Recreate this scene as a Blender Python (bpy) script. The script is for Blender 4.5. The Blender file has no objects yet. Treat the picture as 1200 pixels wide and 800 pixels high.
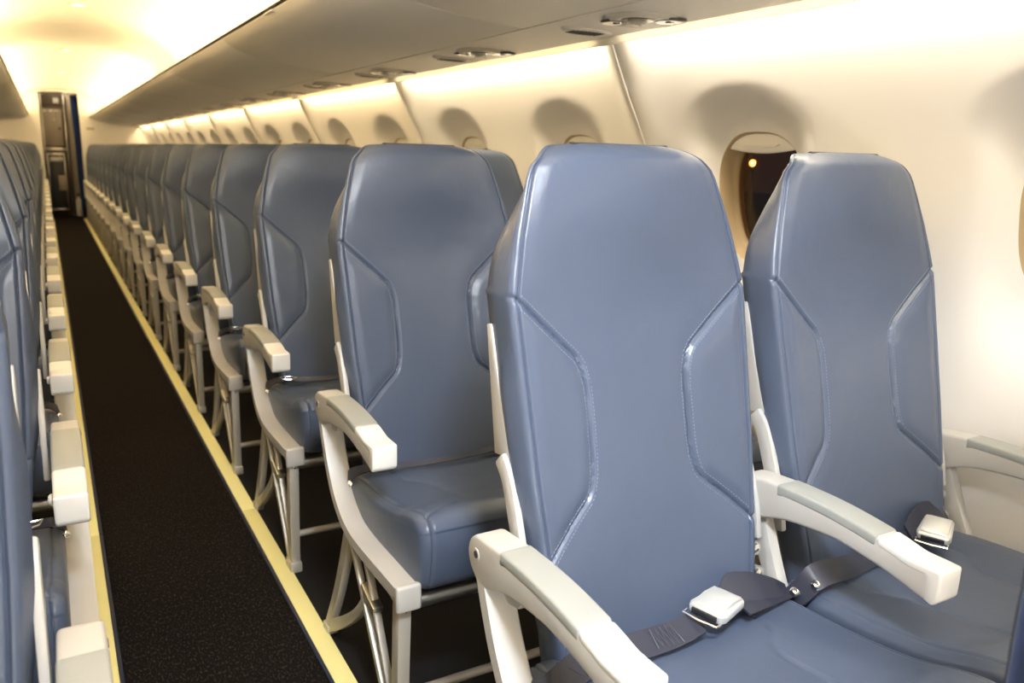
import bpy, bmesh, math, random
import numpy as np
from mathutils import Vector, Matrix
random.seed(4)
C = bpy.context.scene
COL = C.collection

# ------------------------------------------------------------------ camera, world, light
F_PX, CAM = 945.1, (-0.251, 0.0, 1.149)
YAW, PITCH, ROLL = [math.radians(a) for a in (29.80, 12.88, 1.58)]
def camera():
    cd = bpy.data.cameras.new('camera'); o = bpy.data.objects.new('camera', cd); COL.objects.link(o)
    cd.sensor_fit = 'HORIZONTAL'; cd.sensor_width = 36.0; cd.lens = F_PX / 1200 * 36.0
    cd.clip_start = 0.02; cd.clip_end = 300
    fw = Vector((math.sin(YAW) * math.cos(PITCH), math.cos(YAW) * math.cos(PITCH), -math.sin(PITCH)))
    r = Vector((math.cos(YAW), -math.sin(YAW), 0)); u = r.cross(fw)
    r2 = math.cos(ROLL) * r + math.sin(ROLL) * u; u2 = -math.sin(ROLL) * r + math.cos(ROLL) * u
    m = Matrix((r2, u2, -fw)).transposed().to_4x4(); m.translation = Vector(CAM)
    o.matrix_world = m
    cd.dof.use_dof = True; cd.dof.focus_distance = 1.35; cd.dof.aperture_fstop = 5.0
    C.camera = o
camera()
C.view_settings.view_transform = 'Standard'; C.view_settings.look = 'None'
C.view_settings.exposure = 0.35; C.view_settings.gamma = 1.0; C.view_settings.use_curve_mapping = False
w = bpy.data.worlds.new('night'); C.world = w; w.use_nodes = True
w.node_tree.nodes['Background'].inputs[0].default_value = (0.03, 0.014, 0.007, 1)
w.node_tree.nodes['Background'].inputs[1].default_value = 0.6

WARM = (1.0, 0.74, 0.40)
def area(name, loc, target, sx, sy, power, color, spread=180, long_axis='Y'):
    d = bpy.data.lights.new(name, 'AREA'); d.shape = 'RECTANGLE'; d.size = sx; d.size_y = sy
    d.energy = power; d.color = color; d.spread = math.radians(spread)
    o = bpy.data.objects.new(name, d); COL.objects.link(o)
    z = (Vector(loc) - Vector(target)).normalized()          # light shines along -Z
    y = Vector((0, 1, 0)) if long_axis == 'Y' else Vector((0, 0, 1))
    x = y.cross(z).normalized(); y = z.cross(x)
    m = Matrix((x, y, z)).transposed().to_4x4(); m.translation = Vector(loc); o.matrix_world = m
    return o

CABIN_Y0, CABIN_Y1 = -1.6, 14.7
WIN_P = 0.80; WIN_Y = 1.522; SEAM_Y = 1.885; PANEL = 2 * WIN_P
WASH, COVE = 4.2, 4.6
# wall-wash strips behind the lip under the bins, one for each wall panel
for s in (1, -1):
    k = -2
    while SEAM_Y + k * PANEL < CABIN_Y1:
        a, b = max(SEAM_Y + k * PANEL + .07, CABIN_Y0), min(SEAM_Y + (k + 1) * PANEL - .07, CABIN_Y1)
        if b - a > .2:
            warm = (1.0, 0.88, 0.68) if b < 2 else (1.0, .82, .54) if b < 3.6 else WARM
            area('wash_strip', (s * 1.128, (a + b) / 2, 1.478), (s * 1.20, (a + b) / 2, 1.25), .025, b - a, WASH * (b - a), warm)
        k += 1
    # cove strips above the bins, shining at the ceiling; dimmer round 7 m
    for a, b, f in ((-1.5, 6.35, 1.0), (6.35, 7.9, .35), (7.9, 14.6, 1.0)):
        area('cove_strip', (s * .50, (a + b) / 2, 1.612), (s * .46, (a + b) / 2, 1.9), .05, b - a, COVE * f * (b - a), WARM)
# the entrance lights in the ceiling behind the camera
area('unseen_light', (-.05, -.75, 1.90), (.30, .5, .6), .7, .5, 5, (.92, .95, 1.0), 110)
area('unseen_light', (-.05, -.05, 1.93), (.50, .75, .8), .25, .25, 19, (.82, .90, 1.0), 105)
# soft fill added behind the camera to lift the bin undersides
area('unseen_light', (.15, -1.55, 1.15), (.25, 1.0, 1.3), 1.2, .9, 1.2, (1.0, .95, .88), 150, 'Z')
area('added_uplight', (-.05, -1.3, .35), (.55, 1.2, 1.6), .8, .4, 3.8, (1.0, .93, .82), 70, 'Z')  # second added fill, aimed up at the right-hand bins

# ------------------------------------------------------------------ materials
def material(name, col, rough=.5, metal=0.0, noise=0.0, nscale=40, bump=0.0, bscale=200, **kw):
    m = bpy.data.materials.new(name); m.use_nodes = True
    nt = m.node_tree; b = nt.nodes['Principled BSDF']
    b.inputs['Base Color'].default_value = (*col, 1); b.inputs['Roughness'].default_value = rough
    b.inputs['Metallic'].default_value = metal
    for k_, v in kw.items(): b.inputs[k_.replace('_', ' ')].default_value = v
    tc = nt.nodes.new('ShaderNodeTexCoord')
    if noise:
        n = nt.nodes.new('ShaderNodeTexNoise'); n.inputs['Scale'].default_value = nscale; n.inputs['Detail'].default_value = 4
        nt.links.new(tc.outputs['Object'], n.inputs['Vector'])
        r = nt.nodes.new('ShaderNodeMix'); r.data_type = 'RGBA'
        r.inputs[6].default_value = (*[c * (1 - noise) for c in col], 1); r.inputs[7].default_value = (*[min(1, c * (1 + noise)) for c in col], 1)
        nt.links.new(n.outputs['Fac'], r.inputs[0]); nt.links.new(r.outputs[2], b.inputs['Base Color'])
    if bump:
        n2 = nt.nodes.new('ShaderNodeTexNoise'); n2.inputs['Scale'].default_value = bscale; n2.inputs['Detail'].default_value = 3
        nt.links.new(tc.outputs['Object'], n2.inputs['Vector'])
        bp = nt.nodes.new('ShaderNodeBump'); bp.inputs['Strength'].default_value = bump; bp.inputs['Distance'].default_value = .002
        nt.links.new(n2.outputs['Fac'], bp.inputs['Height']); nt.links.new(bp.outputs['Normal'], b.inputs['Normal'])
    return m
def emissive(name, col, strength):
    m = bpy.data.materials.new(name); m.use_nodes = True
    b = m.node_tree.nodes['Principled BSDF']
    b.inputs['Base Color'].default_value = (*col, 1); b.inputs['Emission Color'].default_value = (*col, 1)
    b.inputs['Emission Strength'].default_value = strength
    return m
def translucent(name, col):
    m = bpy.data.materials.new(name); m.use_nodes = True; nt = m.node_tree
    a, b, x = nt.nodes.new('ShaderNodeBsdfDiffuse'), nt.nodes.new('ShaderNodeBsdfTranslucent'), nt.nodes.new('ShaderNodeMixShader')
    for n in (a, b): n.inputs['Color'].default_value = (*col, 1)
    x.inputs[0].default_value = .5
    nt.links.new(a.outputs[0], x.inputs[1]); nt.links.new(b.outputs[0], x.inputs[2]); nt.links.new(x.outputs[0], nt.nodes['Material Output'].inputs['Surface'])
    return m
def leather_material():
    m = material('leather', (.074, .095, .145), .33, noise=.05, nscale=9)
    nt = m.node_tree; b = nt.nodes['Principled BSDF']; tc = nt.nodes['Texture Coordinate']
    v = nt.nodes.new('ShaderNodeTexVoronoi'); v.inputs['Scale'].default_value = 620
    n = nt.nodes.new('ShaderNodeTexNoise'); n.inputs['Scale'].default_value = 14; n.inputs['Detail'].default_value = 5; n.inputs['Distortion'].default_value = .6
    nt.links.new(tc.outputs['Object'], v.inputs['Vector']); nt.links.new(tc.outputs['Object'], n.inputs['Vector'])
    b1 = nt.nodes.new('ShaderNodeBump'); b1.inputs['Strength'].default_value = .10; b1.inputs['Distance'].default_value = .0008
    b2 = nt.nodes.new('ShaderNodeBump'); b2.inputs['Strength'].default_value = .30; b2.inputs['Distance'].default_value = .006
    nt.links.new(v.outputs['Distance'], b1.inputs['Height']); nt.links.new(n.outputs['Fac'], b2.inputs['Height'])
    nt.links.new(b1.outputs['Normal'], b2.inputs['Normal']); nt.links.new(b2.outputs['Normal'], b.inputs['Normal'])
    return m
def carpet_material():
    m = material('carpet', (.012, .010, .009), .95, bump=.9, bscale=420)
    nt = m.node_tree; b = nt.nodes['Principled BSDF']; tc = nt.nodes['Texture Coordinate']
    mp = nt.nodes.new('ShaderNodeMapping'); mp.inputs['Scale'].default_value = (230, 90, 1)
    n = nt.nodes.new('ShaderNodeTexNoise'); n.inputs['Scale'].default_value = 1; n.inputs['Detail'].default_value = 2
    rp = nt.nodes.new('ShaderNodeValToRGB')
    rp.color_ramp.elements[0].position = .52; rp.color_ramp.elements[0].color = (.006, .005, .0045, 1)
    rp.color_ramp.elements[1].position = .82; rp.color_ramp.elements[1].color = (.062, .048, .040, 1)
    nt.links.new(tc.outputs['Object'], mp.inputs['Vector']); nt.links.new(mp.outputs['Vector'], n.inputs['Vector'])
    nt.links.new(n.outputs['Fac'], rp.inputs['Fac']); nt.links.new(rp.outputs['Color'], b.inputs['Base Color'])
    b.inputs['Specular IOR Level'].default_value = .1
    return m
def webbing_material():
    m = material('webbing', (.024, .027, .045), .40)
    nt = m.node_tree; b = nt.nodes['Principled BSDF']; tc = nt.nodes['Texture Coordinate']
    wv = nt.nodes.new('ShaderNodeTexWave'); wv.inputs['Scale'].default_value = 260; wv.bands_direction = 'DIAGONAL'
    nt.links.new(tc.outputs['Object'], wv.inputs['Vector'])
    bp = nt.nodes.new('ShaderNodeBump'); bp.inputs['Strength'].default_value = .25; bp.inputs['Distance'].default_value = .001
    nt.links.new(wv.outputs['Fac'], bp.inputs['Height']); nt.links.new(bp.outputs['Normal'], b.inputs['Normal'])
    return m
MAT = dict(
    leather=leather_material(), carpet=carpet_material(), webbing=webbing_material(),
    stitch_grey=material('stitch_grey', (.16, .16, .19), .6),
    thread=material('thread', (.17, .20, .27), .6),
    cream=material('cream_plastic', (.47, .457, .428), .36, noise=.03, nscale=20),
    pale=material('pale_plastic', (.74, .73, .70), .32, noise=.02, nscale=20),
    pad=material('grey_pad', (.31, .32, .30), .45, bump=.15, bscale=500),
    metal=material('brushed_metal', (.62, .61, .58), .35, 1.0, bump=.1, bscale=150),
    alloy=material('painted_alloy', (.50, .47, .41), .38, .35, noise=.05),
    chrome=material('chrome', (.85, .85, .84), .16, 1.0),
    buckle=material('buckle_metal', (.78, .78, .74), .30, .55),
    dark=material('dark_plastic', (.02, .02, .022), .6),
    wall=material('wall_plastic', (.83, .81, .78), .55, bump=.06, bscale=700),
    ceiling=material('ceiling_plastic', (.86, .83, .75), .6, noise=.01, nscale=6),
    bin=material('bin_plastic', (.86, .82, .755), .42, bump=.05, bscale=600),
    panel=material('service_panel_plastic', (.86, .82, .755), .45),
    housing=material('housing_plastic', (.58, .56, .50), .35),
    lens=material('dark_lens', (.06, .055, .05), .08),
    lamp=emissive('lamp_glow', (1.0, .93, .72), 1.1),
    vinyl=material('floor_vinyl', (.012, .0115, .012), .75, noise=.15, nscale=30, Specular_IOR_Level=.12),
    glow_strip=material('glow_strip', (.90, .85, .40), .5, noise=.03, nscale=15),
    navy=material('navy_edging', (.010, .018, .050), .6),
    diffuser=translucent('lip_diffuser', (.90, .87, .80)),
    doorway_cloth=material('doorway_cloth', (.012, .042, .18), .9, noise=.15, nscale=60),
    curtain=material('curtain_cloth', (.003, .009, .034), .9, noise=.15, nscale=60, bump=.2, bscale=500, Sheen_Weight=.05),
    reveal=material('window_reveal', (.52, .40, .24), .55),  # tan has the dim shading of the recess put into the colour
    shade=material('window_shade', (.88, .86, .80), .5),
    glass=material('window_glass', (.75, .55, .42), .02, Transmission_Weight=1.0, IOR=1.45),
    galley=material('galley_laminate', (.42, .36, .28), .45, noise=.06, nscale=8),
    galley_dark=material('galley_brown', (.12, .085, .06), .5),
    steel=material('galley_steel', (.60, .58, .55), .3, 1.0),
    trolley=material('trolley_dark', (.02, .024, .035), .4),
    sign=material('sign_grey', (.40, .37, .30), .5),
    night=material('night_apron', (.02, .02, .02), .9),
    orange=emissive('sodium_lamp', (1.0, .45, .08), 25),
)

# ------------------------------------------------------------------ mesh builder
class MB:
    def __init__(s): s.v, s.f = [], []
    def add(s, vs, fs):
        n = len(s.v); s.v += [tuple(map(float, p)) for p in vs]; s.f += [tuple(i + n for i in f) for f in fs]; return s
    def from_bm(s, bm):
        bm.verts.index_update(); s.add([v.co[:] for v in bm.verts], [[v.index for v in f.verts] for f in bm.faces]); bm.free(); return s
    def prism(s, poly, a, b, axis='x', bev=0.0, seg=2):
        """a polygon extruded along an axis: poly is (y,z) for x, (x,z) for y, (x,y) for z"""
        bm = bmesh.new()
        put = {'x': lambda p, t: (t, p[0], p[1]), 'y': lambda p, t: (p[0], t, p[1]), 'z': lambda p, t: (p[0], p[1], t)}[axis]
        lo = [bm.verts.new(put(p, a)) for p in poly]; hi = [bm.verts.new(put(p, b)) for p in poly]
        n = len(poly); bm.faces.new(lo); bm.faces.new(hi[::-1])
        for i in range(n): bm.faces.new((lo[i], hi[i], hi[(i + 1) % n], lo[(i + 1) % n])[::-1])
        bmesh.ops.recalc_face_normals(bm, faces=bm.faces)
        if bev:
            es = [e for e in bm.edges if len(e.link_faces) == 2 and e.calc_face_angle(0) > .6]
            bmesh.ops.bevel(bm, geom=es, offset=bev, segments=seg, affect='EDGES', profile=.5, clamp_overlap=True)
        return s.from_bm(bm)
    def box(s, x0, x1, y0, y1, z0, z1, bev=0.0, seg=2):
        return s.prism([(x0, y0), (x1, y0), (x1, y1), (x0, y1)], z0, z1, 'z', bev, seg)
    def tube(s, path, r, n=10, cap=True):
        pts = [Vector(p) for p in path]; rs = r if isinstance(r, (list, tuple)) else [r] * len(pts)
        vs, fs = [], []; prev = None
        for i, p in enumerate(pts):
            t = (pts[min(i + 1, len(pts) - 1)] - pts[max(i - 1, 0)]).normalized()
            a = prev - t * prev.dot(t) if prev else t.orthogonal()
            a.normalize(); prev = a; b = t.cross(a)
            vs += [p + rs[i] * (math.cos(2 * math.pi * k / n) * a + math.sin(2 * math.pi * k / n) * b) for k in range(n)]
        for i in range(len(pts) - 1):
            for k in range(n):
                fs.append((i * n + k, i * n + (k + 1) % n, (i + 1) * n + (k + 1) % n, (i + 1) * n + k))
        if cap: fs += [tuple(range(n))[::-1], tuple(range((len(pts) - 1) * n, len(pts) * n))]
        return s.add(vs, fs)
    def lathe(s, prof, centre, axis=(0, 0, 1), n=24):
        """prof: (radius, height) pairs turned round the axis"""
        ax = Vector(axis).normalized(); a = ax.orthogonal().normalized(); b = ax.cross(a); c = Vector(centre)
        vs = []
        for r, h in prof:
            vs += [c + ax * h + r * (math.cos(2 * math.pi * k / n) * a + math.sin(2 * math.pi * k / n) * b) for k in range(n)]
        fs = []
        for i in range(len(prof) - 1):
            for k in range(n): fs.append((i * n + k, i * n + (k + 1) % n, (i + 1) * n + (k + 1) % n, (i + 1) * n + k))
        fs += [tuple(range(n))[::-1], tuple(range((len(prof) - 1) * n, len(prof) * n))]
        return s.add(vs, fs)
    def sweep(s, path, section, bev=None):
        """section (x offset, normal offset) carried along a (y,z) path at constant x"""
        vs, fs = [], []
        for i, (x, y, z) in enumerate(path):
            p0, p1 = path[max(i - 1, 0)], path[min(i + 1, len(path) - 1)]
            ty, tz = p1[1] - p0[1], p1[2] - p0[2]; L = math.hypot(ty, tz); ny, nz = -tz / L, ty / L
            sec = section(i / (len(path) - 1)) if callable(section) else section
            n = len(sec); vs += [(x + a, y + ny * b, z + nz * b) for a, b in sec]
        for i in range(len(path) - 1):
            for k in range(n): fs.append((i * n + k, i * n + (k + 1) % n, (i + 1) * n + (k + 1) % n, (i + 1) * n + k))
        fs += [tuple(range(n))[::-1], tuple(range((len(path) - 1) * n, len(path) * n))]
        return s.add(vs, fs)
    def ribbon(s, path, width_dirs, half, th=.0016):
        """a flat strap along a path; width_dirs gives the direction across it at each point"""
        vs, fs = [], []
        for i, (p, wd) in enumerate(zip(path, width_dirs)):
            p = Vector(p); wd = Vector(wd).normalized(); h = half[i] if isinstance(half, (list, tuple)) else half
            t = (Vector(path[min(i + 1, len(path) - 1)]) - Vector(path[max(i - 1, 0)])).normalized(); n = t.cross(wd).normalized() * th
            vs += [p - wd * h - n, p + wd * h - n, p + wd * h + n, p - wd * h + n]
        for i in range(len(path) - 1):
            for k in range(4): fs.append((i * 4 + k, i * 4 + (k + 1) % 4, (i + 1) * 4 + (k + 1) % 4, (i + 1) * 4 + k))
        L = (len(path) - 1) * 4
        fs += [(3, 2, 1, 0), (L, L + 1, L + 2, L + 3)]
        return s.add(vs, fs)
    def build(s, name, mat, parent=None, org=(0, 0, 0), mir=1, sharp=35, fix=True):
        me = bpy.data.meshes.new(name)
        vs = [(mir * (x - org[0]), y - org[1], z - org[2]) for x, y, z in s.v]
        fs = [f[::-1] for f in s.f] if mir < 0 else s.f
        me.from_pydata(vs, [], fs); me.validate()
        if fix:
            bm = bmesh.new(); bm.from_mesh(me); bmesh.ops.recalc_face_normals(bm, faces=bm.faces); bm.to_mesh(me); bm.free()
        me.polygons.foreach_set('use_smooth', [True] * len(me.polygons)); me.set_sharp_from_angle(angle=math.radians(sharp))
        me.materials.append(MAT[mat]); me.update()
        o = bpy.data.objects.new(name, me); COL.objects.link(o)
        if parent: o.parent = parent
        return o
def tag(o, label, cat, group=None):
    o['label'] = label; o['category'] = cat
    if group: o['group'] = group
    return o
def struct(o): o['kind'] = 'structure'; return o
def empty(name, loc):
    o = bpy.data.objects.new(name, None); COL.objects.link(o); o.location = loc; o.empty_display_size = .1; return o
KIDS = {}
def copy_tree(o, parent=None):
    c = o.copy(); COL.objects.link(c)
    if parent: c.parent = parent
    for ch in list(o.children): copy_tree(ch, c)
    return c
ORD = ['first', 'second', 'third', 'fourth', 'fifth', 'sixth', 'seventh', 'eighth', 'ninth', 'tenth', 'eleventh', 'twelfth',
       'thirteenth', 'fourteenth', 'fifteenth', 'sixteenth', 'seventeenth', 'eighteenth', 'nineteenth', 'twentieth']
def lerp_table(tab, t):
    xs = [a for a, _ in tab]; ys = [b for _, b in tab]; return float(np.interp(t, xs, ys))
def smooth_curve(pts, n=8):
    """Catmull-Rom through points of any dimension"""
    P = [np.array(p, float) for p in pts]; P = [2 * P[0] - P[1]] + P + [2 * P[-1] - P[-2]]; out = []
    for i in range(1, len(P) - 2):
        for k in range(n):
            t = k / n; a, b, c, d = P[i - 1:i + 3]
            out.append(tuple(.5 * ((2 * b) + (c - a) * t + (2 * a - 5 * b + 4 * c - d) * t * t + (3 * b - a - 3 * c + d) * t ** 3)))
    out.append(tuple(P[-2])); return out
def chaikin(pts, it=2):
    pts = [np.array(p, float) for p in pts]
    for _ in range(it):
        q = [pts[0]]
        for a, b in zip(pts, pts[1:]): q += [.82 * a + .18 * b, .18 * a + .82 * b]
        pts = q + [pts[-1]]
    return pts
def seg_dist(px, pz, poly):
    d = np.full(px.shape, 9.0)
    for a, b in zip(poly, poly[1:]):
        ab = b - a; t = np.clip(((px - a[0]) * ab[0] + (pz - a[1]) * ab[1]) / (ab @ ab), 0, 1)
        d = np.minimum(d, np.hypot(px - a[0] - t * ab[0], pz - a[1] - t * ab[1]))
    return d

# ------------------------------------------------------------------ the cabin shell
WALL_Z = [0, .3, .6, .8, 1.05, 1.19, 1.33, 1.446, 1.55]
WALL_X = [1.33, 1.36, 1.367, 1.352, 1.312, 1.275, 1.219, 1.166, 1.12]
WIN_Z, WIN_H, WIN_W = 1.052, .176, .147
def sstep(e0, e1, t):
    t = np.clip((t - e0) / (e1 - e0), 0, 1); return t * t * (3 - 2 * t)
_wz = np.array(smooth_curve(list(zip(WALL_Z, WALL_X)), 10))
def wall_x(y, z):
    y = np.asarray(y, float); z = np.asarray(z, float)
    x = np.interp(z, _wz[:, 0], _wz[:, 1])
    dy = (y - SEAM_Y + PANEL / 2) % PANEL - PANEL / 2
    x = x - .045 * np.exp(-(dy / .075) ** 2) * sstep(.95, 1.42, z)
    wy = (y - WIN_Y + WIN_P / 2) % WIN_P - WIN_P / 2
    up = np.maximum(z - 1.19, 0)
    rr = np.hypot(wy / .235, up / .150)
    x = x + .052 * (1 - sstep(.42, 1.0, rr)) * sstep(.70, .92, z)
    return x
def win_outline(t, y, k=1.0):
    c, s_ = math.cos(t), math.sin(t); e = 2 / 2.7
    return (y + k * WIN_W * math.copysign(abs(c) ** e, c), WIN_Z + k * WIN_H * math.copysign(abs(s_) ** e, s_))
def wall(side):
    mb = MB(); ks = range(math.ceil((CABIN_Y0 - WIN_Y) / WIN_P + .5), math.floor((CABIN_Y1 - WIN_Y) / WIN_P - .5) + 1)
    NS, NT = 18, 16
    z0, z1 = .78, 1.375
    def put(y, z): return (side * float(wall_x(y, z)), y, z)
    ylo, yhi = WIN_Y + (ks[0] - .5) * WIN_P, WIN_Y + (ks[-1] + .5) * WIN_P
    def grid(ya, yb, za, zb, ny, nz):
        vs = [put(ya + (yb - ya) * i / ny, za + (zb - za) * j / nz) for j in range(nz + 1) for i in range(ny + 1)]
        mb.add(vs, [(j * (ny + 1) + i, j * (ny + 1) + i + 1, (j + 1) * (ny + 1) + i + 1, (j + 1) * (ny + 1) + i) for j in range(nz) for i in range(ny)])
    for k in ks:
        y = WIN_Y + k * WIN_P; h = WIN_P / 2; border = []
        for i in range(NS): border.append((y + h, z0 + (z1 - z0) * i / NS))
        for i in range(NS): border.append((y + h - 2 * h * i / NS, z1))
        for i in range(NS): border.append((y - h, z1 - (z1 - z0) * i / NS))
        for i in range(NS): border.append((y - h + 2 * h * i / NS, z0))
        N = len(border); rings = []
        for j in range(NT + 1):
            t = (j / NT) ** 1.4
            for (by, bz) in border:
                a = math.atan2((bz - WIN_Z) / WIN_H, (by - y) / WIN_W); oy, oz = win_outline(a, y)
                rings.append(put(oy + (by - oy) * t, oz + (bz - oz) * t))
        mb.add(rings, [(j * N + i, j * N + (i + 1) % N, (j + 1) * N + (i + 1) % N, (j + 1) * N + i) for j in range(NT) for i in range(N)])
        grid(y - h, y + h, z1, 1.55, NS, 8); grid(y - h, y + h, 0, z0, NS, 14)
    for a, b in ((CABIN_Y0, ylo), (yhi, CABIN_Y1)):
        if b - a > .01: grid(a, b, 0, 1.55, 12, 40)
    o = mb.build('wall_right' if side > 0 else 'wall_left', 'wall', sharp=60, fix=False)
    bm = bmesh.new(); bm.from_mesh(o.data); bmesh.ops.remove_doubles(bm, verts=bm.verts, dist=.0004); bmesh.ops.recalc_face_normals(bm, faces=bm.faces); bm.to_mesh(o.data); bm.free()
    struct(o)
    return ks
n_win = [0]
def window(side, y):
    n_win[0] += 1
    xs = float(wall_x(y, WIN_Z)); sl = (float(wall_x(y, WIN_Z + WIN_H)) - float(wall_x(y, WIN_Z - WIN_H))) / (2 * WIN_H)
    N = 72; depth = .052
    def ring(kk, dx, useface=False):
        out = []
        for i in range(N):
            oy, oz = win_outline(2 * math.pi * i / N, y, kk)
            out.append((side * ((float(wall_x(oy, oz)) if useface else xs + sl * (oz - WIN_Z)) + dx), oy, oz))
        return out
    quads = lambda r: [(j * N + i, j * N + (i + 1) % N, (j + 1) * N + (i + 1) % N, (j + 1) * N + i) for j in range(r - 1) for i in range(N)]
    fr = MB().add(ring(1.0, 0, True) + ring(.985, .004, True) + ring(.962, .026) + ring(.950, .034) + ring(.938, .036) + ring(.915, depth) + ring(.90, depth + .012) + ring(1.06, depth + .02) + ring(1.06, .008, True), quads(9))
    root = struct(fr.build('window_%d' % n_win[0], 'reveal', fix=False))
    gl = MB(); gl.add(ring(.93, depth - .006) + ring(.93, depth), quads(2) + [tuple(range(N))[::-1], tuple(range(N, 2 * N))]); gl.build('pane', 'glass', root)
    def shear(mb): mb.v = [(x + side * sl * (z - WIN_Z), yy_, z) for x, yy_, z in mb.v]; return mb
    pts = []
    for i in range(25):
        a = math.pi * (.25 + .50 * i / 24); pts.append(win_outline(a, y, .975))
    lowz = pts[0][1]
    bot = [(pts[-1][0] + (pts[0][0] - pts[-1][0]) * i / 16, lowz - .010 * math.sin(math.pi * i / 16)) for i in range(1, 16)]
    s_ = shear(MB().prism(pts + bot, side * (xs - .003), side * (xs + .010), 'x', .004, 3)).build('shade', 'shade', root)
    gr = MB().prism([(y - .065, lowz + .012), (y - .05, lowz + .006), (y, lowz + .003), (y + .05, lowz + .006), (y + .065, lowz + .012), (y, lowz + .010)], side * (xs - .008), side * (xs - .002), 'x', .001, 2)
    shear(gr).build('grip', 'shade', s_)
for s in (1, -1):
    for k in wall(s): window(s, WIN_Y + k * WIN_P)
# raised joint ribs between wall panels
n_trim = [0]
def trim(mb, mat, **kw):
    n_trim[0] += 1; return struct(mb.build('trim_%d' % n_trim[0], mat, **kw))
for s in (1, -1):
    k = -1
    while SEAM_Y + k * PANEL < CABIN_Y1 - .1:
        y = SEAM_Y + k * PANEL; zs = [1.47 - .03 * i for i in range(49)]
        mb = MB().tube([(s * (float(wall_x(y, z)) - .0003), y, z) for z in zs], .0020, 8); trim(mb, 'wall'); k += 1

def strip(profile, y0, y1):   # closed (x,z) profile along the cabin
    return MB().prism(profile, y0, y1, 'y')
# floor and ceiling
struct(MB().box(-1.40, 1.40, CABIN_Y0, 17.2, -.06, 0).build('floor', 'vinyl'))
half = [(.62, 1.60), (.645, 1.68), (.625, 1.76), (.56, 1.835), (.45, 1.895), (.30, 1.938), (.15, 1.962), (0, 1.97)]
half = smooth_curve(half, 5)
prof = half + [(-x, z) for x, z in half[::-1][1:]]
cm = MB(); ys = [CABIN_Y0]
yy = 1.86
seam_list = []
while yy < CABIN_Y1: seam_list.append(yy); yy += 1.59
rows_y = [CABIN_Y0]
for sy in seam_list: rows_y += [sy - .006, sy - .004, sy + .004, sy + .006]
rows_y.append(CABIN_Y1)
for y in rows_y:
    off = .006 if any(abs(y - sy) < .005 for sy in seam_list) else 0
    cm.v += [(x, y, z + off) for x, z in prof]
n = len(prof)
cm.f = [(j * n + i, j * n + i + 1, (j + 1) * n + i + 1, (j + 1) * n + i) for j in range(len(rows_y) - 1) for i in range(n - 1)]
struct(cm.build('ceiling', 'ceiling', fix=False))
for s in (1, -1):
    P = lambda pts: [(s * x, z) for x, z in pts]
    # cove trough behind the bin lip, service panel, wash-light lip, channel roof
    trim(strip(P([(.424, 1.603), (.424, 1.588), (.64, 1.588), (.64, 1.72), (.632, 1.72), (.618, 1.60), (.432, 1.597)]), CABIN_Y0, CABIN_Y1), 'ceiling')
    trim(strip(P([(.874, 1.476), (1.091, 1.468), (1.091, 1.486), (.874, 1.494)]), CABIN_Y0, CABIN_Y1), 'panel')
    trim(strip(P([(1.0955, 1.451), (1.0985, 1.449), (1.104, 1.450), (1.106, 1.49), (1.0955, 1.49)]), CABIN_Y0, CABIN_Y1), 'diffuser')
    trim(strip(P([(.40, 1.583), (.86, 1.583), (.86, 1.497), (1.19, 1.497), (1.19, 1.515), (.88, 1.515), (.88, 1.587), (.40, 1.587)]), CABIN_Y0, CABIN_Y1), 'dark')

# ------------------------------------------------------------------ overhead bins
BIN_L = 1.59; BIN_Y = 1.95
bprof = smooth_curve([(.4055, 1.5775), (.435, 1.551), (.50, 1.525), (.58, 1.508), (.68, 1.494), (.78, 1.484), (.870, 1.4765)], 5)
bprof = bprof + [(.870, 1.560), (.43, 1.5815), (.412, 1.5815)]
for s, nm in ((1, 'right'), (-1, 'left')):
    proto = None
    for i in range(-1, 8):
        y0 = max(BIN_Y + i * BIN_L, CABIN_Y0); y1 = min(BIN_Y + (i + 1) * BIN_L, CABIN_Y1 - .01)
        if y1 - y0 < .1: continue
        root = empty('overhead_bin', (s * .64, (y0 + y1) / 2, 1.50))
        og = (s * .64, (y0 + y1) / 2, 1.50)
        mb = MB().prism([(s * x, z) for x, z in bprof], y0 + .003, y1 - .003, 'y', .003, 2); mb.build('bin_door', 'bin', root, og, sharp=50)
        mb = MB()
        mb.box(s * .404 - .004, s * .404 + .004, (y0 + y1) / 2 - .045, (y0 + y1) / 2 + .045, 1.5705, 1.5765, .002); mb.build('latch', 'panel', root, og)
        order = ORD[7 - i]
        where = 'over the right row of seats' if s > 0 else 'over the left row of seats'
        tag(root, '%s cream overhead bin %s, counting from the far bulkhead' % (order, where), 'bin', 'overhead bins ' + where)
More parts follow.
